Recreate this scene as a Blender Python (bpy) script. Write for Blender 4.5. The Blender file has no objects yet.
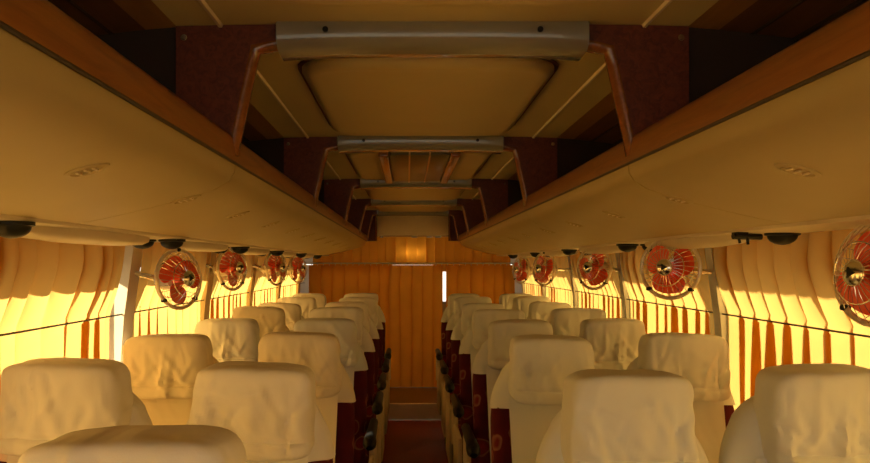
import bpy, math, random
from mathutils import Vector, Matrix, noise

random.seed(7)
S = bpy.context.scene
COL = S.collection
PI = math.pi
CX = 0.06          # bus centre line
EYE = 1.44         # camera height
F = 740.0          # focal length in pixels

# ------------------------------------------------------------------ materials
def nt(name):
    m = bpy.data.materials.new(name); m.use_nodes = True
    t = m.node_tree; b = t.nodes['Principled BSDF']
    return m, t, b

def ramp(t, fac, stops):
    r = t.nodes.new('ShaderNodeValToRGB')
    e = r.color_ramp.elements
    e[0].position, e[0].color = stops[0][0], (*stops[0][1], 1)
    e[1].position, e[1].color = stops[-1][0], (*stops[-1][1], 1)
    for p, c in stops[1:-1]:
        n = e.new(p); n.color = (*c, 1)
    t.links.new(fac, r.inputs['Fac'])
    return r.outputs['Color']

def coords(t, scale=(1, 1, 1), rnd=False, kind='Object'):
    tc = t.nodes.new('ShaderNodeTexCoord')
    mp = t.nodes.new('ShaderNodeMapping'); mp.inputs['Scale'].default_value = scale
    t.links.new(tc.outputs[kind], mp.inputs['Vector'])
    if rnd:
        oi = t.nodes.new('ShaderNodeObjectInfo')
        mu = t.nodes.new('ShaderNodeVectorMath'); mu.operation = 'SCALE'
        co = t.nodes.new('ShaderNodeCombineXYZ')
        for i in range(3): t.links.new(oi.outputs['Random'], co.inputs[i])
        t.links.new(co.outputs[0], mu.inputs[0]); mu.inputs['Scale'].default_value = 37.0
        t.links.new(mu.outputs[0], mp.inputs['Location'])
    return mp.outputs['Vector']

def noise_tex(t, vec, scale, detail=3, rough=.5, dist=0.):
    n = t.nodes.new('ShaderNodeTexNoise')
    n.inputs['Scale'].default_value = scale; n.inputs['Detail'].default_value = detail
    n.inputs['Roughness'].default_value = rough; n.inputs['Distortion'].default_value = dist
    t.links.new(vec, n.inputs['Vector'])
    return n.outputs['Fac']

def bump(t, b, height, strength, dist):
    n = t.nodes.new('ShaderNodeBump')
    n.inputs['Strength'].default_value = strength; n.inputs['Distance'].default_value = dist
    t.links.new(height, n.inputs['Height']); t.links.new(n.outputs['Normal'], b.inputs['Normal'])

def plain(name, c, rough=.5, metal=0., coat=0., var=.06, vscale=6., spec=.5):
    m, t, b = nt(name)
    f = noise_tex(t, coords(t), vscale, 4)
    lo = tuple(max(0, x*(1-var)) for x in c); hi = tuple(min(1, x*(1+var)) for x in c)
    t.links.new(ramp(t, f, [(.3, lo), (.7, hi)]), b.inputs['Base Color'])
    b.inputs['Roughness'].default_value = rough; b.inputs['Metallic'].default_value = metal
    b.inputs['Coat Weight'].default_value = coat; b.inputs['Specular IOR Level'].default_value = spec
    return m

def cloth(name, c, wr=.5):
    m, t, b = nt(name)
    v = coords(t, (1, 1, .55), True)
    w = noise_tex(t, v, 5.5, 2, .45, .9)
    f = noise_tex(t, v, 420, 1)
    ad = t.nodes.new('ShaderNodeMath'); ad.operation = 'MULTIPLY_ADD'
    t.links.new(f, ad.inputs[0]); ad.inputs[1].default_value = .006; t.links.new(w, ad.inputs[2])
    bump(t, b, ad.outputs[0], wr, .05)
    big = noise_tex(t, v, 3, 2)
    t.links.new(ramp(t, big, [(.3, tuple(x*.95 for x in c)), (.7, c)]), b.inputs['Base Color'])
    b.inputs['Roughness'].default_value = .85
    b.inputs['Sheen Weight'].default_value = .12
    b.inputs['Specular IOR Level'].default_value = .25
    return m

def wood(name, c1, c2, scale=(14, 1.2, 14), rough=.35, coat=.3):
    m, t, b = nt(name)
    v = coords(t, scale)
    f = noise_tex(t, v, 4, 5, .6, .8)
    t.links.new(ramp(t, f, [(.3, c1), (.7, c2)]), b.inputs['Base Color'])
    b.inputs['Roughness'].default_value = rough; b.inputs['Coat Weight'].default_value = coat
    b.inputs['Coat Roughness'].default_value = .2
    return m

def curtain_mat(name, c, trans, through=None):
    m, t, b = nt(name)
    out = t.nodes['Material Output']
    v = coords(t, (1, 1, 1))
    f = noise_tex(t, v, 300, 1)
    g = noise_tex(t, v, 5, 3)
    colr = ramp(t, g, [(.3, tuple(x*.9 for x in c)), (.7, c)])
    d = t.nodes.new('ShaderNodeBsdfDiffuse'); tr = t.nodes.new('ShaderNodeBsdfTranslucent')
    mx = t.nodes.new('ShaderNodeMixShader'); mx.inputs['Fac'].default_value = trans
    t.links.new(colr, d.inputs['Color']); 
    through = through or c
    t.links.new(ramp(t, g, [(.3, tuple(x*.9 for x in through)), (.7, through)]), tr.inputs['Color'])
    bp = t.nodes.new('ShaderNodeBump'); bp.inputs['Strength'].default_value = .15; bp.inputs['Distance'].default_value = .002
    t.links.new(f, bp.inputs['Height']); t.links.new(bp.outputs['Normal'], d.inputs['Normal'])
    t.links.new(d.outputs[0], mx.inputs[1]); t.links.new(tr.outputs[0], mx.inputs[2])
    t.links.new(mx.outputs[0], out.inputs['Surface'])
    t.nodes.remove(b)
    return m

def floral(name):
    m, t, b = nt(name)
    v = coords(t, (1, 1, 1), False, 'Object')
    n = t.nodes.new('ShaderNodeTexNoise'); n.inputs['Scale'].default_value = 6
    t.links.new(v, n.inputs['Vector'])
    mixv = t.nodes.new('ShaderNodeMixRGB'); mixv.inputs['Fac'].default_value = .12
    t.links.new(v, mixv.inputs[1]); t.links.new(n.outputs['Color'], mixv.inputs[2])
    vo = t.nodes.new('ShaderNodeTexVoronoi'); vo.inputs['Scale'].default_value = 11
    t.links.new(mixv.outputs[0], vo.inputs['Vector'])
    base = ramp(t, vo.outputs['Distance'], [(.0, (.26, .018, .018)), (.33, (.15, .012, .014)), (.385, (.24, .10, .06)), (.41, (.24, .10, .06)), (.44, (.10, .006, .010)), (1., (.05, .004, .012))])
    t.links.new(base, b.inputs['Base Color'])
    b.inputs['Roughness'].default_value = .8; b.inputs['Specular IOR Level'].default_value = .2
    return m

def suede(name, c1, c2):
    m, t, b = nt(name)
    v = coords(t)
    f = noise_tex(t, v, 60, 4, .6, 1.)
    t.links.new(ramp(t, f, [(.35, c1), (.65, c2)]), b.inputs['Base Color'])
    bump(t, b, f, .3, .004)
    b.inputs['Roughness'].default_value = .5
    return m

def glass(name):
    m, t, b = nt(name)
    out = t.nodes['Material Output']
    tr = t.nodes.new('ShaderNodeBsdfTransparent'); gl = t.nodes.new('ShaderNodeBsdfGlossy')
    gl.inputs['Roughness'].default_value = .02
    mx = t.nodes.new('ShaderNodeMixShader')
    mx.inputs['Fac'].default_value = .05; t.links.new(tr.outputs[0], mx.inputs[1]); t.links.new(gl.outputs[0], mx.inputs[2])
    t.links.new(mx.outputs[0], out.inputs['Surface']); t.nodes.remove(b)
    return m

M = dict(
    cover_cream=cloth('cream_cloth', (.82, .82, .80)),
    cover_beige=cloth('beige_cloth', (.82, .76, .60)),
    cover_white=cloth('white_cloth', (.84, .87, .88)),
    cover_pale=cloth('pale_cloth', (.74, .79, .80), .4),
    floral=floral('burgundy_floral_fabric'),
    dark=plain('dark_rubber', (.010, .011, .008), .45, spec=.25),
    frame=plain('cream_plastic', (.62, .52, .32), .5),
    rack=plain('rack_cream', (.40, .32, .14), .5, coat=0., spec=.3, var=.04, vscale=3),
    strip=plain('rack_pale_strip', (.62, .54, .36), .45),
    lip=wood('lip_brown', (.17, .058, .011), (.28, .105, .020), rough=.4),
    copper=wood('trim_brown_gloss', (.17, .055, .012), (.26, .09, .02), rough=.22, coat=.7),
    suede=suede('burgundy_suede', (.085, .016, .006), (.16, .034, .013)),
    lining=wood('dark_lining', (.075, .030, .008), (.11, .045, .012), rough=.6, coat=0.),
    black=plain('black_lining', (.022, .011, .006), .7),
    woodstrip=wood('wood_strip', (.22, .10, .02), (.30, .14, .03), rough=.4),
    ceil=plain('ceiling_cream', (.48, .40, .19), .5, var=.04, vscale=3),
    panel=plain('panel_cream', (.46, .37, .16), .45, var=.05, vscale=2.5),
    beam=plain('beam_gloss', (.22, .215, .165), .2, coat=.5, var=.03),
    chrome=plain('chrome', (.78, .77, .72), .16, 1.),
    gold=plain('gold_strip', (.60, .42, .16), .3, 1.),
    darkglass=plain('hatch_glass', (.075, .068, .022), .3, coat=.1),
    curtain=curtain_mat('orange_curtain', (.62, .29, .02), .5, (.80, .472, .105)),
    partition=curtain_mat('partition_curtain', (.84, .36, .035), .32),
    wall=plain('wall_cream', (.70, .58, .36), .6),
    pillar=plain('pillar_cream', (.64, .50, .26), .45),
    frame_metal=plain('window_aluminium', (.55, .57, .60), .35, .8),
    carpet=suede('red_carpet', (.14, .010, .005), (.20, .016, .008)),
    tread=wood('step_tread', (.10, .045, .012), (.15, .07, .02), (2, 10, 2)),
    riser=plain('step_riser', (.85, .80, .66), .4),
    fanred=plain('red_plastic', (.88, .085, .02), .35, coat=.2),
    fanrim=plain('fan_rim', (.72, .62, .42), .3, .3),
    wire=plain('wire_dark', (.03, .02, .015), .5),
    glass=glass('clear_glass'),
)

# ------------------------------------------------------------------ mesh helpers
def obj(name, vf, mat, parent=None, smooth=True, loc=None, weld=False):
    verts, faces = vf[0], vf[1]
    me = bpy.data.meshes.new(name)
    me.from_pydata([tuple(v) for v in verts], [], faces)
    mats = mat if isinstance(mat, (list, tuple)) else [mat]
    for m in mats: me.materials.append(m)
    if len(vf) > 2 and vf[2]:
        for p, i in zip(me.polygons, vf[2]): p.material_index = i
    import bmesh
    bm = bmesh.new(); bm.from_mesh(me)
    if weld: bmesh.ops.remove_doubles(bm, verts=bm.verts, dist=1e-5)
    bmesh.ops.recalc_face_normals(bm, faces=bm.faces)
    bm.to_mesh(me); bm.free()
    for p in me.polygons: p.use_smooth = smooth
    me.validate()
    o = bpy.data.objects.new(name, me); COL.objects.link(o)
    if smooth == 'auto' or smooth is True:
        try: me.set_sharp_from_angle(angle=math.radians(42))
        except Exception: pass
    if parent: o.parent = parent
    if loc: o.location = loc
    return o

def merge(*parts):
    V, Fc = [], []
    for p in parts:
        n = len(V); V += [tuple(v) for v in p[0]]; Fc += [tuple(i+n for i in f) for f in p[1]]
    return V, Fc

def xf(vf, mat):
    return [mat @ Vector(v) for v in vf[0]], vf[1]

def box(x0, x1, y0, y1, z0, z1, r=0.0):
    """box, optionally with chamfered edges"""
    if r <= 0:
        v = [(x0,y0,z0),(x1,y0,z0),(x1,y1,z0),(x0,y1,z0),(x0,y0,z1),(x1,y0,z1),(x1,y1,z1),(x0,y1,z1)]
        return v, [(0,3,2,1),(4,5,6,7),(0,1,5,4),(1,2,6,5),(2,3,7,6),(3,0,4,7)]
    return sbox(((x0+x1)/2,(y0+y1)/2,(z0+z1)/2), ((x1-x0)/2,(y1-y0)/2,(z1-z0)/2), r)

def sbox(c, h, r, n=3):
    """rounded box: cube grid pushed onto a rounded shape"""
    import bmesh
    bm = bmesh.new()
    bmesh.ops.create_cube(bm, size=2)
    for v in bm.verts: v.co = Vector((v.co.x*h[0], v.co.y*h[1], v.co.z*h[2]))
    bmesh.ops.bevel(bm, geom=bm.edges[:], offset=min(r, min(h)*.98), segments=n, profile=.5, affect='EDGES')
    bm.verts.index_update()
    V = [v.co + Vector(c) for v in bm.verts]; Fc = [tuple(v.index for v in f.verts) for f in bm.faces]
    bm.free()
    return V, Fc

def tube(pts, r, n=8, closed=False, cap=True):
    pts = [Vector(p) for p in pts]; N = len(pts)
    V, Fc = [], []
    up = None
    for i, p in enumerate(pts):
        a = pts[(i-1) % N] if (closed or i > 0) else p
        b = pts[(i+1) % N] if (closed or i < N-1) else p
        d = (b-a).normalized()
        if up is None:
            up = Vector((0,0,1)) if abs(d.z) < .9 else Vector((1,0,0))
        s = d.cross(up).normalized(); up = s.cross(d).normalized()
        rr = r[i] if isinstance(r, (list, tuple)) else r
        for k in range(n):
            t = 2*PI*k/n
            V.append(p + s*math.cos(t)*rr + up*math.sin(t)*rr)
    M_ = N if closed else N-1
    for i in range(M_):
        j = (i+1) % N
        for k in range(n):
            k2 = (k+1) % n
            Fc.append((i*n+k, i*n+k2, j*n+k2, j*n+k))
    if cap and not closed:
        Fc.append(tuple(range(n))[::-1]); Fc.append(tuple((N-1)*n+k for k in range(n)))
    return V, Fc

def ring(c, R, r, n=32, m=6, axis='y'):
    pts = []
    for i in range(n):
        t = 2*PI*i/n
        pts.append((c[0]+R*math.cos(t), c[1], c[2]+R*math.sin(t)))
    return tube(pts, r, m, True)

def lathe(prof, n=24, axis='y', c=(0,0,0)):
    """prof: list of (radius, along-axis)"""
    V, Fc = [], []
    for r, a in prof:
        for k in range(n):
            t = 2*PI*k/n; p, q = r*math.cos(t), r*math.sin(t)
            V.append({'y': (c[0]+p, c[1]+a, c[2]+q), 'z': (c[0]+p, c[1]+q, c[2]+a), 'x': (c[0]+a, c[1]+p, c[2]+q)}[axis])
    for i in range(len(prof)-1):
        for k in range(n):
            k2 = (k+1) % n
            Fc.append((i*n+k, i*n+k2, (i+1)*n+k2, (i+1)*n+k))
    Fc.append(tuple(range(n))); Fc.append(tuple((len(prof)-1)*n+k for k in range(n)))
    return V, Fc

def extrude_y(poly, y0, y1, nseg=1):
    """closed polygon of (x, z) extruded along y"""
    n = len(poly); V = []; Fc = []
    for j in range(nseg+1):
        y = y0+(y1-y0)*j/nseg
        V += [(p[0], y, p[1]) for p in poly]
    for j in range(nseg):
        for k in range(n):
            k2 = (k+1) % n
            Fc.append((j*n+k, j*n+k2, (j+1)*n+k2, (j+1)*n+k))
    Fc.append(tuple(range(n))); Fc.append(tuple(nseg*n+k for k in range(n)))
    return V, Fc

def sheet(prof, y0, y1, th, ny=1):
    """open profile [(x,z)] thickened by th (towards its right-hand normal) and extruded along y"""
    n = len(prof); off = []
    for i, p in enumerate(prof):
        a = Vector(prof[max(i-1, 0)]); b = Vector(prof[min(i+1, n-1)])
        d = (b-a).normalized(); off.append((p[0]-d.y*th, p[1]+d.x*th))
    return extrude_y(list(prof)+off[::-1], y0, y1, ny)

def U(s, u): return CX + s*u
def P(s, lst): return [(U(s, u), EYE+h) for u, h in lst]

def empty(name, loc=(0,0,0), rz=0.):
    o = bpy.data.objects.new(name, None); COL.objects.link(o)
    o.location = loc; o.rotation_euler = (0,0,rz); o.empty_display_size = .05
    return o
def tag(o, label=None, cat=None, group=None, kind=None):
    if label: o['label'] = label
    if cat: o['category'] = cat
    if group: o['group'] = group
    if kind: o['kind'] = kind
    return o
def child(parent, name, vf, mat, smooth=True):
    """vf in world coordinates, parent an empty with translation only"""
    L = parent.location
    o = obj(name, ([Vector(v)-L for v in vf[0]],)+tuple(vf[1:]), mat, parent, smooth)
    return o
def struct(name, vf, mat, smooth=False, label=None):
    o = obj(name, vf, mat, None, smooth); o['kind'] = 'structure'
    if label: o['label'] = label
    return o

Y0, Y1 = -1.6, 9.3            # front (windscreen) and rear ends of the bus
YP = 7.76                     # partition curtain
BEAMS = [0.28, 1.80, 3.33, 4.93, 6.40, 7.70]
PILL = {-1: [-.52, .58, 1.68, 2.78, 3.88, 4.98, 6.08, 7.18], 1: [-.8, .4, 1.6, 2.78, 3.98, 5.18, 6.38, 7.5]}

# ------------------------------------------------------------------ setting
fl = struct('floor', box(CX-1.25, CX+1.25, Y0, 6.87, -.06, 0), M['carpet'], label='dark red carpeted aisle floor')
pl = struct('trim_1', box(CX-1.16, CX+1.16, 6.90, Y1, -.06, .15), M['tread'], label='brown raised floor behind the aisle step')
rs = struct('trim_2', box(CX-1.16, CX+1.16, 6.87, 6.90, 0, .153, .004), M['riser'], label='pale step riser at the end of the aisle')

# walls: sill panel, head panel, pillars, windows
WO = 1.19
for s, nm in ((-1, 'left'), (1, 'right')):
    struct('wall_'+nm, merge(
        extrude_y(P(s, [(1.165, -1.44), (1.165, -.78), (1.24, -.78), (1.24, -1.44)]), Y0, Y1),
        extrude_y(P(s, [(1.165, .02), (1.10, .16), (1.10, .62), (1.20, .62), (1.24, .03), (1.24, .02)]), Y0, Y1),
        extrude_y(P(s, [(1.17, -.80), (1.17, .0), (1.23, .0), (1.23, -.80)]), PILL[s][-1], Y1), extrude_y(P(s, [(1.17, -.80), (1.17, .0), (1.23, .0), (1.23, -.80)]), Y0, PILL[s][0])), M['wall'],
        label='cream side wall under and over the windows')
n = 3
for s in (-1, 1):
    for i, y in enumerate(PILL[s]):
        w = .05 if s < 0 else .03
        prof = [(1.065, .10), (1.105, -.20), (1.15, -.80), (1.24, -.80), (1.24, 0), (1.13, .10)]
        o = struct('trim_%d' % n, extrude_y(P(s, prof), y-w, y+w), M['pillar'] if s < 0 else M['frame_metal'], label='upright pillar between two side windows'); n += 1
k = 1
for s in (-1, 1):
    ps = PILL[s]
    for a, b in zip(ps[:-1], ps[1:]):
        y0, y1 = a+.055, b-.055
        def wf(h0, h1, ya, yb):
            return extrude_y(P(s, [(1.19, h0), (1.19, h1), (1.215, h1), (1.215, h0)]), ya, yb)
        fr = struct('window_%d' % k, merge(wf(-.78, -.75, y0, y1), wf(-.01, .02, y0, y1), wf(-.75, -.01, y0, y0+.02), wf(-.75, -.01, y1-.02, y1)), M['frame_metal'])
        g = obj('window_pane', extrude_y(P(s, [(1.20, -.75), (1.20, -.01), (1.205, -.01), (1.205, -.75)]), y0+.02, y1-.02), M['glass'], fr, False)
        k += 1

# roof / ceiling with strips
cp = [(0, .568), (.36, .568), (.40, .567), (.50, .566), (.605, .564), (.68, .558), (.86, .54), (1.0, .47), (1.09, .36)]
V, Fc, MI = [], [], []
full = [(U(-1, u), EYE+h) for u, h in cp[::-1]] + [(U(1, u), EYE+h) for u, h in cp[1:]]
rows = [(x, z) for x, z in full]
for y in (Y0, Y1):
    for x, z in rows: V.append((x, y, z))
nn = len(rows)
for y in (Y0, Y1):
    for x, z in rows: V.append((x, y, z+.05))
for i in range(nn-1):
    u = abs((rows[i][0]+rows[i+1][0])/2-CX)
    mi = 0 if u < .6 else (1 if u < .68 else 2)
    Fc.append((i, i+1, nn+i+1, nn+i)); MI.append(mi)
    Fc.append((2*nn+i, 2*nn+i+1, 3*nn+i+1, 3*nn+i)); MI.append(2)
Fc += [(0, nn, 3*nn, 2*nn), (nn-1, 2*nn-1, 4*nn-1, 3*nn-1)]; MI += [2, 2]
Fc += [tuple(range(nn))+tuple(range(2*nn, 3*nn))[::-1], tuple(range(nn, 2*nn))+tuple(range(3*nn, 4*nn))[::-1]]; MI += [2, 2]
ceil = struct('ceiling', (V, Fc, MI), [M['ceil'], M['woodstrip'], M['lining']], label='cream vaulted bus ceiling with wood and brown side strips')
# chrome strips and plank seams along the ceiling
for s in (-1, 1):
    struct('trim_%d' % n, tube([(U(s, .50), Y0+.05, EYE+.566), (U(s, .50), YP, EYE+.566)], .007, 6), M['strip'], True, label='thin metal strip along the ceiling'); n += 1
    for u, h in ((.76, .549), (.86, .536), (.95, .50)):
        struct('trim_%d' % n, extrude_y([(U(s, u)-.003, EYE+h-.004), (U(s, u)+.003, EYE+h-.004), (U(s, u)+.003, EYE+h+.02), (U(s, u)-.003, EYE+h+.02)], Y0+.05, YP), M['black'], label='dark seam in the brown lining over the rack'); n += 1

# front end (behind the viewpoint) with its windscreen, rear end with a window
def wall_with_hole(y0, y1, hx0, hx1, hz0, hz1):
    a, b, c, d = CX-1.2, CX+1.2, -.06, EYE+.66
    return merge(box(a, b, y0, y1, c, hz0), box(a, b, y0, y1, hz1, d), box(a, hx0, y0, y1, hz0, hz1), box(hx1, b, y0, y1, hz0, hz1))
struct('wall_front', wall_with_hole(Y0-.06, Y0, CX-.90, CX+.90, .98, 1.82), M['wall'])
wf_ = struct('window_%d' % k, merge(box(CX-.90, CX+.90, Y0-.05, Y0-.01, .98, 1.01), box(CX-.90, CX+.90, Y0-.05, Y0-.01, 1.79, 1.82), box(CX-.02, CX+.02, Y0-.05, Y0-.01, 1.01, 1.79)), M['frame_metal']); k += 1
obj('window_pane', box(CX-.89, CX+.89, Y0-.035, Y0-.028, 1.0, 1.80), M['glass'], wf_, False)
struct('wall_rear', wall_with_hole(Y1, Y1+.06, CX-.75, CX+.75, .95, 1.72), M['wall'])
wr_ = struct('window_%d' % k, merge(box(CX-.75, CX+.75, Y1+.01, Y1+.05, .95, .98), box(CX-.75, CX+.75, Y1+.01, Y1+.05, 1.69, 1.72)), M['frame_metal']); k += 1
obj('window_pane', box(CX-.74, CX+.74, Y1+.028, Y1+.034, .97, 1.70), M['glass'], wr_, False)

# cross beams
ORD = ['nearest', 'second', 'third', 'fourth', 'fifth', 'sixth']
for i, y in enumerate(BEAMS):
    hw = .365
    prof = [(-.075, .570), (-.075, .535), (-.070, .524), (-.058, .516), (-.045, .513), (.03, .512), (.05, .518), (.058, .53), (.058, .570)]
    V, Fc = [], []
    xs = [-hw+2*hw*j/16 for j in range(17)]
    for x in xs:
        sag = -.008*(abs(x)/hw)**4
        for a, h in prof: V.append((CX+x, y+a, EYE+h+(sag if h < .56 else 0)))
    m_ = len(prof)
    for j in range(16):
        for q in range(m_-1): Fc.append((j*m_+q, j*m_+q+1, (j+1)*m_+q+1, (j+1)*m_+q))
        Fc.append((j*m_+m_-1, j*m_, (j+1)*m_, (j+1)*m_+m_-1))
    Fc += [tuple(range(m_)), tuple(16*m_+q for q in range(m_))]
    b = struct('trim_%d' % n, (V, Fc), M['beam'], True, label='glossy pale crossbar on the ceiling'); n += 1
    for sx in (-.25, .25):
        o = obj('screw', lathe([(.007, 0), (.007, .004), (.004, .006)], 10, 'y', (CX+sx, y-.082, EYE+.548)), M['dark'], b)

# ceiling panels, one per bay, padded with rounded corners
def rrect(hx, hy, r, n=6):
    pts = []
    for cx_, cy_, a0 in ((hx-r, hy-r, 0), (-hx+r, hy-r, PI/2), (-hx+r, -hy+r, PI), (hx-r, -hy+r, 1.5*PI)):
        for q in range(n+1):
            t = a0+PI/2*q/n
            pts.append((cx_+r*math.cos(t), cy_+r*math.sin(t)))
    return pts
def pad(cy, hx, hy, r, ztop, d):
    V, Fc = [], []
    lv = [(0, 0), (0, -d*.45), (.010, -d*.8), (.028, -d), (.045, -d*.93), (.10, -d*.86)]
    for ins, dz in lv:
        for x, y in rrect(hx-ins, hy-ins, max(r-ins, .02)): V.append((CX+x, cy+y, ztop+dz))
    m_ = len(V)//len(lv)
    for j in range(len(lv)-1):
        for q in range(m_):
            q2 = (q+1) % m_
            Fc.append((j*m_+q, j*m_+q2, (j+1)*m_+q2, (j+1)*m_+q))
    Fc.append(tuple((len(lv)-1)*m_+q for q in range(m_))); Fc.append(tuple(range(m_)))
    return V, Fc
bays = list(zip(BEAMS[:-1], BEAMS[1:]))
BL = ['large cream ceiling panel nearest the camera, cut off by the picture top', 'large cream padded ceiling panel beyond the nearest crossbar', 'cream ceiling panel carrying the dark glazed roof hatch', 'cream ceiling panel just beyond the roof hatch bay', 'small cream ceiling panel in front of the rear header']
for i, (a, b) in enumerate(bays):
    y0, y1 = a+.20, b-.24
    o = obj('ceiling_panel', pad((y0+y1)/2, .362, (y1-y0)/2, .13, EYE+.567, .032), M['panel'])
    gv = [(CX+x, (y0+y1)/2+y, EYE+.567+d) for d in (0, -.004) for x, y in rrect(.374, (y1-y0)/2+.012, .14)]
    m_ = len(gv)//2
    obj('shadow_line', (gv, [tuple(range(m_)), tuple(range(m_, 2*m_))]+[(q, (q+1) % m_, m_+(q+1) % m_, m_+q) for q in range(m_)]), M['lining'], o, False)  # dark outline put in for the shadow around the panel
    tag(o, BL[i], 'ceiling panel', 'padded ceiling panels')
# roof hatch
a, b = bays[2]
hy0, hy1 = a+.19, b-.28
h = empty('roof_hatch', (CX, (hy0+hy1)/2, EYE+.54)); tag(h, 'dark glazed roof hatch with brown rails in the third ceiling bay', 'roof hatch')
zb = EYE+.524
for q in range(3):
    x0 = CX-.145+q*.0975
    child(h, 'glass_panel', box(x0+.002, x0+.0955, hy0, hy1, zb, zb+.018, .003), M['darkglass'])
for x in (CX-.145+.0975, CX-.145+.195):
    child(h, 'glazing_strip', box(x-.004, x+.004, hy0, hy1, zb-.004, zb+.016), M['gold'], False)
for x in (CX-.172, CX+.172):
    child(h, 'rail', box(x-.024, x+.024, hy0-.01, hy1+.01, zb-.012, zb+.018, .008), M['copper'])
    for yy in (hy0+.15, hy1-.15):
        pass

# ------------------------------------------------------------------ luggage racks
RY0, RY1 = .25, 7.66
under = [(.478, .245), (.480, .225), (.492, .205), (.525, .185), (.575, .168), (.64, .150), (.72, .130), (.80, .112), (.865, .100)]
def side_word(s): return 'left' if s < 0 else 'right'
for s in (-1, 1):
    rk = empty('luggage_rack', (U(s, .75), 4.0, EYE+.2))
    tag(rk, 'long overhead luggage rack with brown lip on the %s side' % side_word(s), 'luggage rack', 'overhead luggage racks')
    # brown lip
    lp = [(.470, .246), (.466, .262), (.470, .296), (.478, .308), (.490, .312), (.502, .304), (.506, .246)]
    child(rk, 'lip', extrude_y(P(s, lp), RY0, RY1-.02, 6), M['lip'])
    child(rk, 'lip_seam', tube([(U(s, .472), RY0, EYE+.2445), (U(s, .472), RY1-.03, EYE+.2445)], .0035, 6), M['wire'])
    # underside shells per bay
    ys = [RY0]+[b for b in BEAMS[1:-1]]+[RY1]
    for a, b in zip(ys[:-1], ys[1:]):
        pr = under if True else under
        if b == RY1:
            # last shell: tip rounds up and outwards
            V, Fc = [], []
            ny = 14
            for j in range(ny+1):
                t = j/ny; y = a+.002+(b-a)*t
                rd = max(0, (y-(RY1-.14))/.14)
                c_ = 1-math.sqrt(max(0, 1-rd*rd))
                for (u, hh) in under: V.append((U(s, u+c_*.05*(1 if u < .6 else .3)), y, EYE+hh+c_*.03))
            for j in range(ny+1):
                t = j/ny; y = a+.002+(b-a)*t
                for (u, hh) in under: V.append((U(s, u+.004), y, EYE+hh+.034))
            m_ = len(under); half = (ny+1)*m_
            for j in range(ny):
                for q in range(m_-1):
                    Fc.append((j*m_+q, j*m_+q+1, (j+1)*m_+q+1, (j+1)*m_+q))
                    Fc.append((half+j*m_+q, half+j*m_+q+1, half+(j+1)*m_+q+1, half+(j+1)*m_+q))
                for q in (0, m_-1):
                    Fc.append((j*m_+q, half+j*m_+q, half+(j+1)*m_+q, (j+1)*m_+q))
            for j in (0, ny):
                for q in range(m_-1): Fc.append((j*m_+q, j*m_+q+1, half+j*m_+q+1, half+j*m_+q))
            child(rk, 'underside_panel', (V, Fc), M['rack'])
        else:
            child(rk, 'underside_panel', sheet(P(s, under), a+.002, b-.002, (.012 if s > 0 else -.012)), M['rack'])
    # bin floor, outer lining
    child(rk, 'bin_floor', extrude_y(P(s, [(.506, .250), (.506, .262), (1.02, .262), (1.02, .19), (.90, .15)]), RY0, RY1-.16), M['lining'], False)
    # outer bottom strip
    child(rk, 'bottom_strip', extrude_y(P(s, [(.862, .100), (.868, .093), (1.03, .088), (1.045, .10), (1.05, .15), (.90, .15)]), RY0, RY1-.02), M['strip'], False)
    # dividers
    for y in BEAMS[1:]:
        dv = child(rk, 'divider', extrude_y(P(s, [(.480, .262), (.428, .520), (.370, .530), (.370, .568), (.50, .566), (.605, .563), (.605, .262)]), y-.055, y-.02), M['suede'], False)
        t_ = obj('edge_trim', ([Vector(v)-rk.location for v in tube([(U(s, .368), y-.037, EYE+.528), (U(s, .395), y-.037, EYE+.522), (U(s, .424), y-.037, EYE+.514), (U(s, .436), y-.037, EYE+.47), (U(s, .476), y-.037, EYE+.285), (U(s, .480), y-.037, EYE+.262)], .019, 10)[0]], tube([(0,0,0)]*6, .019, 10)[1] if False else tube([(i,0,0) for i in range(6)], .019, 10)[1]), M['copper'], dv)
        sc_ = lathe([(.008, -.060), (.008, -.056), (.005, -.062)], 10, 'y', (U(s, .585), y, EYE+.535))
        obj('screw', ([Vector(v)-rk.location for v in sc_[0]], sc_[1]), M['chrome'], dv)
        child(rk, 'back_divider', extrude_y(P(s, [(.606, .262), (.606, .564), (.68, .558), (.86, .537), (1.0, .466), (1.075, .36), (1.03, .262)]), y-.045, y-.025), M['black'], False)
    # oval press plates with three ribs
    y = 1.25
    while y < 7.2:
        u0, h0 = .60, .1630
        sl = (.150-.168)/(.64-.575)
        parts = []
        for (ru, ry, dz) in ((.040, .030, .0), ):
            V, Fc = [], []
            for (sc, d) in ((1.0, .004), (.92, -.004), (.70, -.006), (.66, -.003)):
                for q in range(24):
                    t = 2*PI*q/24; du = ru*sc*math.cos(t)
                    V.append((U(s, u0+du), y+ry*sc*math.sin(t), EYE+h0+du*sl+d))
            for j in range(3):
                for q in range(24):
                    q2 = (q+1) % 24
                    Fc.append((j*24+q, j*24+q2, (j+1)*24+q2, (j+1)*24+q))
            Fc += [tuple(range(24)), tuple(72+q for q in range(24))]
            parts.append((V, Fc))
        vp = child(rk, 'press_plate', parts[0], M['rack'])
        for du in (-.014, 0, .014):
            rb = sbox((U(s, u0+du), y, EYE+h0+du*sl-.005), (.003, .010, .002), .0015, 1)
            obj('rib', ([Vector(v)-rk.location for v in rb[0]], rb[1]), M['frame'], vp)
        y += .556
    # dome lamps in pairs
    ylist = [1.55, 2.63, 3.72, 4.78, 5.86, 6.93] if s < 0 else [2.09, 3.21, 4.37, 5.5, 6.7]
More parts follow.
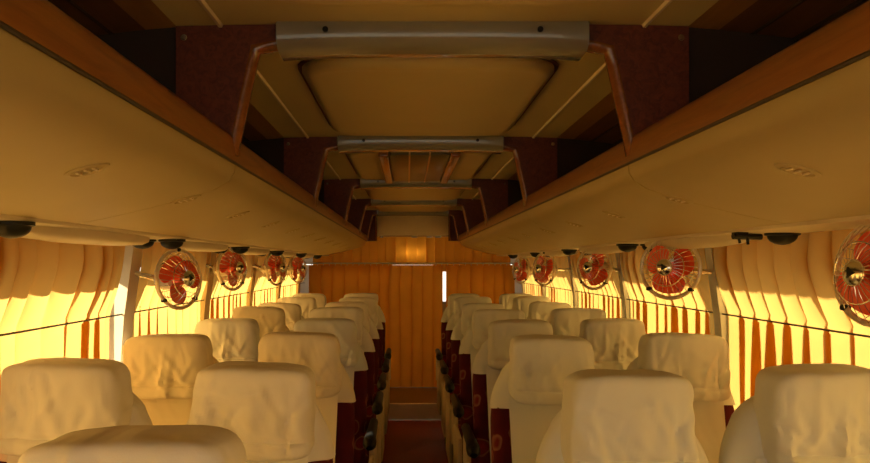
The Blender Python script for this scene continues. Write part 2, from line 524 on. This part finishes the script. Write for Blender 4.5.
    for y in ylist:
        for du, u in ((0, 1.0), (.03, .905)):
            if s > 0 and y < 2.2 and u < .95: continue
            c_ = (U(s, u), y+du, EYE+.0905)
            prof = [(.047, .002), (.047, -.006), (.041, -.008)] + [(.040*math.cos(q*PI/2/6), -.008-.026*math.sin(q*PI/2/6)) for q in range(6)] + [(.003, -.0342)]
            dl = child(rk, 'dome_lamp', lathe(prof, 20, 'z', c_), M['dark'])
    # long shallow lens panels between the lamps
    for a, b in zip(ylist[:-1], ylist[1:]):
        yc, L = (a+b)/2, (b-a)/2-.10
        V, Fc = [], []
        for j, (sc, d) in enumerate(((1, .001), (.97, -.014), (.85, -.024), (.5, -.031), (.05, -.033))):
            for q in range(32):
                t = 2*PI*q/32
                V.append((U(s, .955+.075*sc*math.cos(t)), yc+L*sc*math.sin(t), EYE+.0905+d))
        for j in range(4):
            for q in range(32):
                q2 = (q+1) % 32
                Fc.append((j*32+q, j*32+q2, (j+1)*32+q2, (j+1)*32+q))
        Fc += [tuple(range(32)), tuple(128+q for q in range(32))]
        child(rk, 'lens_panel', (V, Fc), M['strip'])
    if s > 0:
        y = 2.10
        child(rk, 'broken_bracket', merge(tube([(U(s, .865), y, EYE+.082), (U(s, .95), y+.01, EYE+.080)], .009, 8),
              tube([(U(s, .88), y, EYE+.082), (U(s, .885), y, EYE+.062)], .004, 6), tube([(U(s, .905), y, EYE+.082), (U(s, .908), y, EYE+.058)], .004, 6),
              box(U(s, .87), U(s, .90), y-.02, y+.02, EYE+.083, EYE+.095)), M['dark'])

# rear header panel above the partition
hd = empty('header_panel', (CX, YP-.06, EYE+.4)); tag(hd, 'cream header board with brown rounded rim above the rear curtain', 'panel')
child(hd, 'board', box(CX-.375, CX+.375, YP-.055, YP-.03, EYE+.305, EYE+.525, .012), M['frame'])
for s in (-1, 1):
    child(hd, 'side_filler', extrude_y(P(s, [(.388, .25), (.388, .53), (.52, .53), (.52, .25)]), YP-.045, YP-.028), M['suede'], False)
child(hd, 'rim', tube([(CX-.385, YP-.055, EYE+.25), (CX-.385, YP-.055, EYE+.50), (CX-.375, YP-.055, EYE+.518), (CX-.355, YP-.055, EYE+.526), (CX+.355, YP-.055, EYE+.526), (CX+.375, YP-.055, EYE+.518), (CX+.385, YP-.055, EYE+.50), (CX+.385, YP-.055, EYE+.25)], .014, 8), M['copper'])

# ------------------------------------------------------------------ curtains
def fold_curtain(y0, y1, path, p, a, b, seed, side, n_per=16, nt_=30, tilt=.02, amp_top=1.0, amp_tie=.35, tie=None):
    """cloth hanging along y (side curtain): path(t) -> (u, h). Overlapping S-folds."""
    nf = (y1-y0)/p
    ns = max(8, int(nf*n_per))
    V, Fc = [], []
    for i in range(ns+1):
        s_ = i/ns
        y = y0+(y1-y0)*s_
        ph = 2*PI*nf*s_ + 5.0*noise.noise((y*3.1, seed, 0))
        env = min(1, s_*ns/(n_per*.6), (1-s_)*ns/(n_per*.6))
        for j in range(nt_+1):
            t = j/nt_
            u, h = path(t)
            am = 1.0
            if tie is not None:
                dd = abs(t-tie)
                am = amp_tie+(1-amp_tie)*min(1, dd/.22)
            if tie and t < tie: am *= .35+.65*min(1, t/.12)
            wob = noise.noise((y*2.3, h*2.2, seed+5))
            ph2 = ph + wob*1.1*(1 if t < (tie or 1) else .4)
            loc_b = b*am*(.75+.7*noise.noise((y*5, seed+9, h)))*(2.2 if t < (tie or 0) else 1-.45*min(1, (t-(tie or 0))/.1))
            loc_a = a*(.8+.9*noise.noise((y*4, seed+3, h*1.5)))*(am if t < (tie or 1) else 1)
            yy = y - loc_a*math.sin(ph2)*env
            uu = u + loc_b*math.cos(ph2)*env
            V.append((U(side, uu), yy, EYE+h))
    m_ = nt_+1
    for i in range(ns):
        for j in range(nt_):
            Fc.append((i*m_+j, i*m_+j+1, (i+1)*m_+j+1, (i+1)*m_+j))
    return V, Fc

def side_path(t):
    # t 0 top .. 1 bottom, tied to the wire at h=-.18 (t=.32)
    if t < .32:
        q = t/.32
        return (1.070+(1.130-1.070)*q - .012*math.sin(PI*q), .105+(-.182-.105)*q)
    q = (t-.32)/.68
    return (1.130+.006*q, -.182+(-.80+.182)*q)

NUM = ['first', 'second', 'third', 'fourth', 'fifth', 'sixth', 'seventh', 'eighth']
seed = 0
LABC = {(-1, 1.68): 'orange pleated curtain between picture edge and wide cream pillar, above near seats',
        (-1, 2.78): 'orange pleated curtain just behind the wide cream pillar and largest left fan',
        (-1, 3.88): 'orange pleated window curtain behind the second red fan on the left side',
        (-1, 4.98): 'orange pleated window curtain behind the third fan on the left side',
        (-1, 6.08): 'narrow orange window curtain beyond the farthest fan on the left side',
        (1, 1.6): 'orange pleated curtain between the cut-off right fan and the bright metal post',
        (1, 2.78): 'orange pleated curtain beyond the large round red fan on the right',
        (1, 3.98): 'orange pleated curtain beyond the second full red fan on the right side',
        (1, 5.18): 'narrow bright orange curtain beyond the third full fan on the right side',
        (1, 6.38): 'farthest orange window curtain on the right side beside the rear partition'}
for s in (-1, 1):
    for a, b in zip(PILL[s][2:-1], PILL[s][3:]):
        seed += 1
        ga = .065 if s < 0 else .035
        gb = .045 if s < 0 else .03
        if a < 2: ga = .0
        if s < 0 and a < 2: gb = .12
        w = fold_curtain(a+ga, b-gb, side_path, 1.0*.118, .058, .011, seed*7.3, s, tie=.32, amp_tie=.45, amp_top=1.0)
        o = obj('window_curtain', w, M['curtain'])
        tag(o, LABC.get((s, a), 'orange pleated window curtain near the rear partition'), 'curtain', 'side window curtains')
    # one nearer curtain, out of frame: keeps the light of the place
    seed += 1
    for a, b in zip(PILL[s][:2], PILL[s][1:3]):
        seed += 1
        o = obj('window_curtain', fold_curtain(a+.03, b-.03, side_path, .1, .028, .013, seed*7.3, s, tie=.32, n_per=8, nt_=14), M['curtain'])
        tag(o, 'orange pleated window curtain beside the viewpoint, outside the picture', 'curtain', 'curtains beside the viewpoint')
    # wire
    pts = [(U(s, 1.113), -.9+.1*i, EYE-.182) for i in range(86)]
    wv = tube(pts, .0032, 5)
    o = obj('curtain_wire', wv, M['wire']); tag(o, 'thin dark wire holding the %s window curtains' % side_word(s), 'wire', 'curtain wires')

def flat_curtain(x0, x1, h0, h1, y, p, a, b, seed, n_per=14, nt_=14, low=None):
    nf = (x1-x0)/p; ns = int(nf*n_per)
    V, Fc = [], []
    for i in range(ns+1):
        s_ = i/ns; x = x0+(x1-x0)*s_
        ph = 2*PI*nf*s_ + 2.2*noise.noise((x*3, seed, 1.))
        env = min(1, i/6, (ns-i)/6)
        for j in range(nt_+1):
            t = j/nt_; h = h0+((low(x) if low else h1)-h0)*t
            am = .45+.55*min(1, t/.15)
            am *= .7+.6*noise.noise((x*4, seed+2, h*.7))+.15
            V.append((x - a*am*math.sin(ph+.5*noise.noise((x*2, h*2, seed)))*env, y + b*am*math.cos(ph)*env, EYE+h))
    m_ = nt_+1
    for i in range(ns):
        for j in range(nt_): Fc.append((i*m_+j, i*m_+j+1, (i+1)*m_+j+1, (i+1)*m_+j))
    return V, Fc
bot = -1.285
for (x0, x1, lab) in ((-1.03, -.185, 'orange full-height partition curtain behind the left block of seats'),
                      (-.215, .375, 'plain orange partition curtain hanging across the aisle end above the step'),
                      (.41, 1.13, 'orange partition curtain behind the right block of seats, beside the bright slit')):
    seed += 1
    o = obj('partition_curtain', flat_curtain(x0, x1, .0, bot, YP+(.04 if x1 < .4 and x0 > -1 else 0), 
                 .125, .030, .022, seed*3.3), M['partition'])
    tag(o, lab, 'curtain', 'partition curtains across the rear')
seed += 1
o = obj('upper_curtain', flat_curtain(-1.0, 1.1, .298, .022, YP+.10, .10, .016, .013, seed*3.1, low=lambda x: .002 if -.17 < x < .27 else -.07), M['partition'])
tag(o, 'short orange upper curtain glowing above the partition rod', 'curtain')
rod = empty('curtain_rod', (CX, YP, EYE+.02)); tag(rod, 'long thin metal rod carrying the partition curtains', 'curtain rod')
child(rod, 'rod', tube([(-1.08, YP, EYE+.018), (1.18, YP, EYE+.018)], .008, 8), M['strip'])
x = -1.0
while x < 1.12:
    child(rod, 'ring', tube([(x, YP+.013*math.cos(q*PI/5), EYE+.010+.016*math.sin(q*PI/5)) for q in range(10)], .003, 5, True), M['strip'])
    x += .062
rl = empty('curtain_rail', (CX, YP+.10, EYE+.305)); tag(rl, 'shiny curtain rail standing in for bright window glimpses under the header board', 'curtain rail')  # chrome rail and bars stand in for bright window slits behind
child(rl, 'rail', tube([(-.98, YP+.07, EYE+.310), (1.08, YP+.07, EYE+.310)], .009, 8), M['chrome'])
for x in (-.27, .08, .24, .33):
    child(rl, 'glint_bar', sbox((x, YP+.06, EYE+.294), (.035 if x > 0 else .022, .012, .008), .006, 2), M['chrome'])

# ------------------------------------------------------------------ seats
def sup(t, e):
    c, s_ = math.cos(t), math.sin(t)
    return math.copysign(abs(c)**e, c), math.copysign(abs(s_)**e, s_)
def even(a0, a1, n, e, closed, ax=1., ay=1.):
    """n points of a superellipse arc, evenly spaced along its length, as (c, s) pairs"""
    N_ = 4000; pts = [sup(a0+(a1-a0)*i/N_, e) for i in range(N_+1)]
    L_ = [0.]
    for p_, q_ in zip(pts[:-1], pts[1:]): L_.append(L_[-1]+math.hypot((q_[0]-p_[0])*ax, (q_[1]-p_[1])*ay))
    out, j = [], 0
    m_ = n if closed else n-1
    for i in range(n):
        d = L_[-1]*i/m_
        while j < N_-1 and L_[j+1] < d: j += 1
        f = (d-L_[j])/max(1e-9, L_[j+1]-L_[j])
        out.append((pts[j][0]+(pts[j+1][0]-pts[j][0])*f, pts[j][1]+(pts[j+1][1]-pts[j][1])*f))
    return out
ZT, Z0 = 1.128, .87
def wback(z, W=.205):
    if z <= Z0: return W - .012*(Z0-z)
    q = min(1, (z-Z0)/(ZT-Z0)); return W*max(0, 1-q**2.3)**(1/2.3)
def tback(z, T=.055):
    q = max(0, min(1, (z-.99)/(ZT-.99))); return T*max(.0, 1-q**2.6)**(1/2.6)
def yback(z): return .085+.24*(z-1.1)
def back_rings(zs, off, nseg=60, e=.55, fn=None):
    V, Fc = [], []
    RP = even(0, 2*PI, nseg, e, True, .2, .06)
    for z in zs:
        w, t_ = wback(z)+off, tback(z)+off
        zz = z+(off if z > 1.06 else 0)
        for q in range(nseg):
            c, s_ = RP[q]
            x, y = w*c, yback(z)+t_*s_
            if fn: x, y, zz2 = fn(x, y, zz, q)
            else: zz2 = zz
            V.append((x, y, zz2))
    for j in range(len(zs)-1):
        for q in range(nseg):
            q2 = (q+1) % nseg
            Fc.append((j*nseg+q, j*nseg+q2, (j+1)*nseg+q2, (j+1)*nseg+q))
    Fc.append(tuple((len(zs)-1)*nseg+q for q in range(nseg)))
    return V, Fc
def backrest_mesh():
    zs = [.40+.47*i/10 for i in range(11)]+[.87+(ZT-.87)*math.sin(PI/2*i/12) for i in range(1, 13)]
    zs[-1] = ZT-.0006
    v, f = back_rings(zs, 0)
    f.append(tuple(range(60)))
    return v, f
def cover_mesh(sd):
    zs = [.945+(ZT-.945)*math.sin(PI/2*i/16) for i in range(17)]; zs[-1] = ZT-.0006
    def fn(x, y, z, q):
        k_ = max(0, (1.09-z)/.145)
        wv = .0045*noise.noise((x*9, z*7, sd))+.004*k_*math.sin(x*70+sd+2*noise.noise((x*6, z*3, sd)))
        yy = y - wv*(1 if y < yback(z) else -1)
        xx = x*(1+.012*k_*noise.noise((z*14, sd, x*3)))
        if z < .96: z += .012*noise.noise((x*5, y*9, sd+4))
        return xx, yy, z
    a = back_rings(zs, .007, 60, .6, fn)
    # front flap hanging lower down the middle of the backrest
    V, Fc = [], []
    nx, nz = 22, 20
    for i in range(nx+1):
        for j in range(nz+1):
            t = j/nz; z = .99-.50*t
            x = (-1+2*i/nx)*(.148-.012*t)
            d = yback(z)-tback(z)-.010-.005*noise.noise((x*8, z*5, sd+1))-.003*math.sin(x*60+sd)*t
            V.append((x, d, z))
    for i in range(nx):
        for j in range(nz): Fc.append((i*(nz+1)+j, i*(nz+1)+j+1, (i+1)*(nz+1)+j+1, (i+1)*(nz+1)+j))
    return merge(a, (V, Fc))
def pillow_mesh(sd):
    """padded headrest in a loose cloth cover with a gathered hem low on its front"""
    hw, hh, ht = .150, .112, .072
    nu, nv = 104, 56
    V, Fc = [], []
    rnd = random.Random(sd)
    tap = rnd.uniform(-.06, .04); sk = rnd.uniform(-.04, .04)
    creases = []
    for q in range(20):
        x0, z0 = rnd.uniform(-.14, .14), rnd.uniform(-.085, .05)
        an = rnd.gauss(PI/2, .55); creases.append((x0, z0, math.cos(an), math.sin(an), rnd.uniform(.035, .09), rnd.uniform(.007, .014), rnd.choice((-1, 1))*rnd.uniform(.0045, .009)))
    PU, PV = even(0, 2*PI, nu, .32, True, hw, ht), even(-PI/2, PI/2, nv+1, .25, False, .09, hh)
    for j in range(nv+1):
        cz, sz = PV[j]
        for i in range(nu):
            c, s_ = PU[i]
            x, y, z = hw*cz*c, ht*(abs(cz)**.8)*s_, hh*sz
            z0 = z
            # fuller in the middle
            y *= 1+.12*math.cos(min(1, abs(x)/hw)*PI/2)
            if y < 0:
                y -= .016*(z0/hh)*(.3 if z0 > 0 else .8)*-1 if z0 < 0 else 0
            x *= 1+tap*z0/hh; x += sk*z0
            # gathers above the hem, hem crease at z=-.06
            kz = math.exp(-((z0+.066)/.006)**2)
            y *= 1-.10*kz; 
            g = math.exp(-((z0+.03)/.045)**2)
            fr = math.sin(x*95+3.5*noise.noise((x*9, z0*9, sd)))
            drape = noise.noise((x*13+z0*5, z0*7, sd+3.3))
            w = .0032*g*fr + .009*drape + .003*noise.noise((x*26, z0*13, sd+8))
            for (cx0, cz0, dx, dz, ln, wd, am) in creases:
                al = (x-cx0)*dx+(z0-cz0)*dz; ac = -(x-cx0)*dz+(z0-cz0)*dx
                if abs(al) < ln*2.2: w += am*math.exp(-(al/ln)**2-(ac/wd)**2)
            y += -w if y < 0 else w*.5
            x += .006*noise.noise((z0*22, y*20, sd+6))*abs(x)/hw
            z += .0025*noise.noise((x*14, y*14, sd+2)) - (.004*(x/hw)**2 if z0 > 0 else 0)
            V.append((x, y, z))
    for j in range(nv):
        for i in range(nu):
            i2 = (i+1) % nu
            Fc.append((j*nu+i, j*nu+i2, (j+1)*nu+i2, (j+1)*nu+i))
    return V, Fc

PILLOWS = []
for q in range(6):
    o = obj('tmp', pillow_mesh(11.7*q+2), M['cover_cream'], weld=True); PILLOWS.append(o.data); bpy.data.objects.remove(o)
COVERS = []
for q in range(4):
    o = obj('tmp', cover_mesh(5.1*q+1), M['cover_cream']); COVERS.append(o.data); bpy.data.objects.remove(o)
MESH_TINT = {}
def tinted(me, mat):
    k_ = (me.name, mat.name)
    if k_ not in MESH_TINT:
        c = me.copy(); c.materials.clear(); c.materials.append(mat); MESH_TINT[k_] = c
    return MESH_TINT[k_]

def make_seat(side):
    """side: +1 aisle lies at local +x (left block), -1 aisle at local -x. Faces -y (towards the camera)."""
    r = empty('bus_seat', (0, 0, 0))
    obj('backrest', backrest_mesh(), M['floral'], r)
    cu = []
    obj('seat_cushion', sbox((0, -.30, .425), (.212, .25, .062), .045, 4), M['floral'], r)
    obj('base_frame', merge(box(-.20, .20, -.52, -.02, .31, .358), box(-.20, -.16, -.5, -.46, .02, .31), box(.16, .20, -.5, -.46, .02, .31)), M['dark'], r, False)
    for x in (-.15, .15):
        obj('leg', merge(box(x-.02, x+.02, -.34, -.16, .012, .315), box(x-.04, x+.04, -.42, -.08, 0, .014)), M['frame'], r, False)
    ax = side*.236
    am = obj('armrest', merge(
        tube([(ax, .03, .700), (ax, -.10, .700), (ax, -.28, .702), (ax, -.345, .697), (ax, -.375, .690), (ax, -.392, .680)], [.020, .022, .024, .029, .028, .014], 12)), M['dark'], r)
    obj('armrest_post', merge(tube([(ax, -.06, .46), (ax, -.05, .60), (ax, -.045, .70)], .018, 8), tube([(ax*.86, -.06, .44), (ax, -.06, .47)], .016, 8)), M['frame'], am)
    obj('side_panel', sbox((ax*.985, -.22, .40), (.012, .19, .17), .011, 2), M['frame'], r)
    cv = bpy.data.objects.new('backrest_cover', COVERS[0]); COL.objects.link(cv); cv.parent = r
    hr = bpy.data.objects.new('headrest', PILLOWS[0]); COL.objects.link(hr); hr.parent = r
    hr.location = (0, .0, 1.083)
    return r
def dup(root):
    r = root.copy(); COL.objects.link(r)
    for ch in list(root.children):
        c = ch.copy(); COL.objects.link(c); c.parent = r
        for g in ch.children:
            d = g.copy(); COL.objects.link(d); d.parent = c
    return r
RN = ['nearest', 'second', 'third', 'fourth', 'fifth', 'sixth', 'seventh', 'farthest']
def seat_label(side, col, i, n_, tint):
    word = {'cover_cream': 'cream', 'cover_beige': 'beige', 'cover_white': 'white', 'cover_pale': 'off-white'}[tint]
    blk = 'left' if side > 0 else 'right'
    pos = 'aisle' if col == 'aisle' else 'window'
    row = RN[i] if i < n_-1 else 'farthest'
    return '%s-covered bus seat, %s side of the %s block, %s row from the camera' % (word, pos, blk, row)
LA = [1.045, 1.87, 2.65, 3.46, 4.20, 4.94, 5.68, 6.40]
RA = [1.68, 2.55, 3.34, 4.12, 4.86, 5.60, 6.36]
proto = {1: make_seat(1), -1: make_seat(-1)}
used = {1: False, -1: False}
rng = random.Random(4)
TINT = {('L', 'a', 3): 'cover_pale', ('L', 'w', 3): 'cover_white', ('L', 'a', 2): 'cover_beige', ('L', 'w', 2): 'cover_beige', ('L', 'w', 4): 'cover_beige'}
def place(side, col, i, n_, x, y):
    if used[side]: r = dup(proto[side])
    else: r = proto[side]; used[side] = True
    r.location = (x+rng.uniform(-.004, .004), y, 0)
    key = ('L' if side > 0 else 'R', col[0], i)
    tint = TINT.get(key, 'cover_cream' if side > 0 else 'cover_pale')
    for c in r.children:
        b_ = c.name.split('.')[0]
        if b_ == 'headrest':
            c.data = tinted(PILLOWS[rng.randrange(6)], M[tint])
            c.rotation_euler = (rng.uniform(-.05, .03), rng.uniform(-.035, .035), rng.uniform(-.04, .04))
            c.location.x = rng.uniform(-.012, .012); c.location.z = 1.083+rng.uniform(-.006, .006)
            c.scale = (rng.uniform(.98, 1.03)*(.98 if side > 0 else .94), 1, rng.uniform(.97, 1.04))
        elif b_ in ('armrest', 'side_panel') and col == 'window':
            c.location.x = -.016*side
        elif b_ == 'backrest_cover':
            c.data = tinted(COVERS[rng.randrange(4)], M[tint])
    tag(r, seat_label(side, col, i, n_, tint), 'bus seat', 'seats in the %s block' % ('left' if side > 0 else 'right'))
for i, y in enumerate(LA):
    place(1, 'aisle', i, len(LA), -.392 if i else -.374, y)
    if i > 0: place(1, 'window', i, len(LA), -.847, y+rng.uniform(-.02, .02))
for i, y in enumerate(RA):
    place(-1, 'aisle', i, len(RA), .50, y)
    place(-1, 'window', i, len(RA), .957, y+.05)

# ------------------------------------------------------------------ fans
def make_fan():
    r = empty('wall_fan', (0, 0, 0))      # faces local -y, origin at the wheel centre
    R = .096
    obj('rim', ring((0, 0, 0), R, .0065, 40, 8), M['fanrim'], r)
    fg = []
    for q in range(28):
        t = 2*PI*q/28
        pts = []
        for a_ in (.26, .45, .7, .9, 1.0):
            sw = .25*(1-a_)
            pts.append((R*a_*math.cos(t+sw), -.042*(1-a_**3)-.004, R*a_*math.sin(t+sw)))
        fg.append(tube(pts, .0008, 4))
    for a_ in (.26, .62):
        fg.append(ring((0, -.042*(1-a_**3)-.004, 0), R*a_, .0015, 28, 5))
    obj('front_guard', merge(*fg), M['chrome'], r)
    bg = []
    for q in range(28):
        t = 2*PI*q/28+.1
        bg.append(tube([(R*a_*math.cos(t), .05*(1-a_**4)+.004, R*a_*math.sin(t)) for a_ in (.3, .6, .85, .96, 1.0)], .0009, 4))
    bg.append(ring((0, .044, 0), R*.62, .0015, 28, 5)); bg.append(ring((0, .05, 0), R*.3, .002, 24, 5))
    obj('rear_guard', merge(*bg), M['chrome'], r)
    for k_ in range(3):
        V, Fc = [], []
        nr, na = 8, 10
        for i in range(nr+1):
            rr = .018+(.082-.018)*i/nr
            wd = .50+.50*math.sin(PI*min(1, .15+.72*i/nr))
            for j in range(na+1):
                t = 2*PI*k_/3+.55+.12*(i/nr) + wd*(-1+2*j/na)*(1-.28*(i/nr)**4*abs(-1+2*j/na))
                V.append((rr*math.cos(t), .012*(-1+2*j/na)-.004, rr*math.sin(t)))
        nV = len(V)
        V += [(x, y+.0018, z) for x, y, z in V]
        m_ = na+1
        for i in range(nr):
            for j in range(na):
                f_ = (i*m_+j, i*m_+j+1, (i+1)*m_+j+1, (i+1)*m_+j)
                Fc.append(f_); Fc.append(tuple(nV+q for q in f_))
        edge = [i*m_ for i in range(nr+1)]+[nr*m_+j for j in range(1, na+1)]+[i*m_+na for i in range(nr-1, -1, -1)]+[j for j in range(na-1, 0, -1)]
        for q in range(len(edge)):
            e1, e2 = edge[q], edge[(q+1) % len(edge)]
            Fc.append((e1, e2, nV+e2, nV+e1))
        obj('blade', (V, Fc), M['fanred'], r)
    obj('hub', lathe([(.021, .012), (.021, -.012), (.016, -.020), (.004, -.023)], 20), M['fanred'], r)
    cpv = obj('guard_badge', lathe([(.024, -.040), (.024, -.046), (.018, -.051), (.004, -.053)], 24), M['chrome'], r)
    obj('badge_mark', lathe([(.013, -.0525), (.012, -.0545), (.003, -.055)], 3), M['dark'], cpv)
    obj('motor', lathe([(.020, .014), (.032, .022), (.034, .060), (.028, .085), (.010, .092)], 20), M['fanrim'], r)
    for t in (PI*.5, PI*1.25, PI*1.75): obj('clip', sbox((R*math.cos(t), 0, R*math.sin(t)), (.008, .009, .006), .003, 1), M['dark'], r)
    return r
fan0 = make_fan()
first = True
FANS = [  # side, pixel x, pixel y, depth, yaw, label
    (-1, 179, 279, 2.80, 62, 'largest left-hand red fan beside the wide cream window pillar'),
    (-1, 232, 268, 3.78, 65, 'second red fan along the left windows, above the whitest seat cover'),
    (-1, 276, 268, 4.86, 66, 'third fan along the left windows, partly under the rack lamps'),
    (-1, 298, 269, 5.95, 66, 'farthest small chrome fan on the left, beside the partition curtain'),
    (1, 874, 274, 1.62, 80, 'chrome-caged red fan cut off by the picture edge'),
    (1, 670, 268, 2.72, 42, 'large round red fan beside the bright metal window post'),
    (1, 594, 268, 3.90, 54, 'second full red fan on the right side under two dome lamps'),
    (1, 544, 269, 5.08, 60, 'third full fan on the right side, seen half edge-on'),
    (1, 521, 270, 6.28, 62, 'farthest fan on the right, edge-on beside the partition curtain'),
]
for s, px, py, y, yaw, lab in FANS:
    r = fan0 if first else dup(fan0); 
    x = (px-407)/F*y; z = EYE-(py-265)/F*y
    r.location = (x, y, z)
    r.rotation_euler = (math.radians(4), math.radians(random.uniform(0, 120)), 0)
    # facing: local -y turned towards the aisle
    r.rotation_mode = 'XYZ'
    r.rotation_euler = (math.radians(-3), 0, math.radians(yaw if s < 0 else -yaw))
    tag(r, lab, 'fan', 'window pillar fans')
    # bracket arm of its own length
    Mr = Matrix.Rotation(math.radians(yaw if s < 0 else -yaw), 3, 'Z').inverted()
    pil = min(PILL[s], key=lambda p_: abs(p_-y-.0))
    tgt = Vector((U(s, 1.088), pil-.01, EYE-.02))
    d = Mr @ (tgt-Vector((x, y, z)))
    spin = random.uniform(0, 2)
    for c in r.children:
        if c.name.startswith('blade') or c.name.startswith('hub'): c.rotation_euler = (0, spin, 0)
    br = obj('bracket', merge(tube([(0, .080, 0), (d.x*.4, .08+(d.y-.08)*.5, d.z*.5), tuple(d)], .009, 8), sbox(tuple(d), (.016, .016, .03), .006, 2)), M['chrome'], r)
    if s < 0 and px < 200: r.scale = (1.15, 1.15, 1.15)
    first = False

# ------------------------------------------------------------------ daylight and added lights
w = bpy.data.worlds.new('world'); S.world = w; w.use_nodes = True
bg = w.node_tree.nodes['Background']
bg.inputs['Color'].default_value = (1.0, .90, .70, 1); bg.inputs['Strength'].default_value = 1.55
def light(name, kind, loc, energy, color, **kw):
    l = bpy.data.lights.new(name, kind); l.energy = energy; l.color = color
    o = bpy.data.objects.new(name, l); COL.objects.link(o); o.location = loc
    for k_, v_ in kw.items(): setattr(l, k_, v_)
    return o
def aim(o, d): o.rotation_euler = Vector(d).to_track_quat('-Z', 'Y').to_euler()
sun = light('sun', 'SUN', (-6, 2, 5), 22.0, (1.0, .91, .82), angle=math.radians(1.5)); aim(sun, (1, .50, -.62))
for s in (-1, 1):
    p_ = light('window_portal', 'AREA', (U(s, 1.26), 3.8, EYE-.4), 1, (1, 1, 1), shape='RECTANGLE', size=.9, size_y=11)
    p_.data.cycles.is_portal = True; aim(p_, (-s, 0, 0))
    p_.rotation_euler = (0, s*PI/2, 0)
p_ = light('windscreen_portal', 'AREA', (CX, Y0-.1, 1.40), 1, (1, 1, 1), shape='RECTANGLE', size=1.9, size_y=.9); p_.data.cycles.is_portal = True; aim(p_, (0, 1, 0))
p_ = light('rear_window_portal', 'AREA', (CX, Y1+.1, 1.33), 1, (1, 1, 1), shape='RECTANGLE', size=1.6, size_y=.8); p_.data.cycles.is_portal = True; aim(p_, (0, -1, 0))
right_sun = light('added_right_sun', 'SUN', (6, 2, 5), 15.0, (1.0, .91, .80), angle=math.radians(4)); aim(right_sun, (-1, .55, -.66))  # second, weaker sun added to brighten the right-hand curtains
for x in (0.0, .125):  # added point lights that make the upper curtain glow
    light('added_curtain_glow', 'POINT', (x, YP+.155, EYE+.13), .4, (1, .8, .45), shadow_soft_size=.02)

# ------------------------------------------------------------------ camera
cam = bpy.data.cameras.new('camera'); co = bpy.data.objects.new('camera', cam); COL.objects.link(co)
co.location = (0, 0, EYE); co.rotation_euler = (PI/2, 0, 0)
cam.sensor_fit = 'HORIZONTAL'; cam.sensor_width = 36; cam.lens = F/870*36
cam.shift_x = (435-407)/870; cam.shift_y = (265-231.5)/870
cam.clip_start = .02
S.camera = co

S.view_settings.view_transform = 'Standard'; S.view_settings.look = 'None'
S.view_settings.gamma = 1; S.view_settings.use_curve_mapping = False
S.view_settings.exposure = 0.0
S.cycles.max_bounces = 12; S.cycles.diffuse_bounces = 8; S.cycles.glossy_bounces = 4
S.cycles.transmission_bounces = 8; S.cycles.transparent_max_bounces = 12
S.cycles.sample_clamp_indirect = 6
S.cycles.use_denoising = True
S.cycles.caustics_reflective = False; S.cycles.caustics_refractive = False
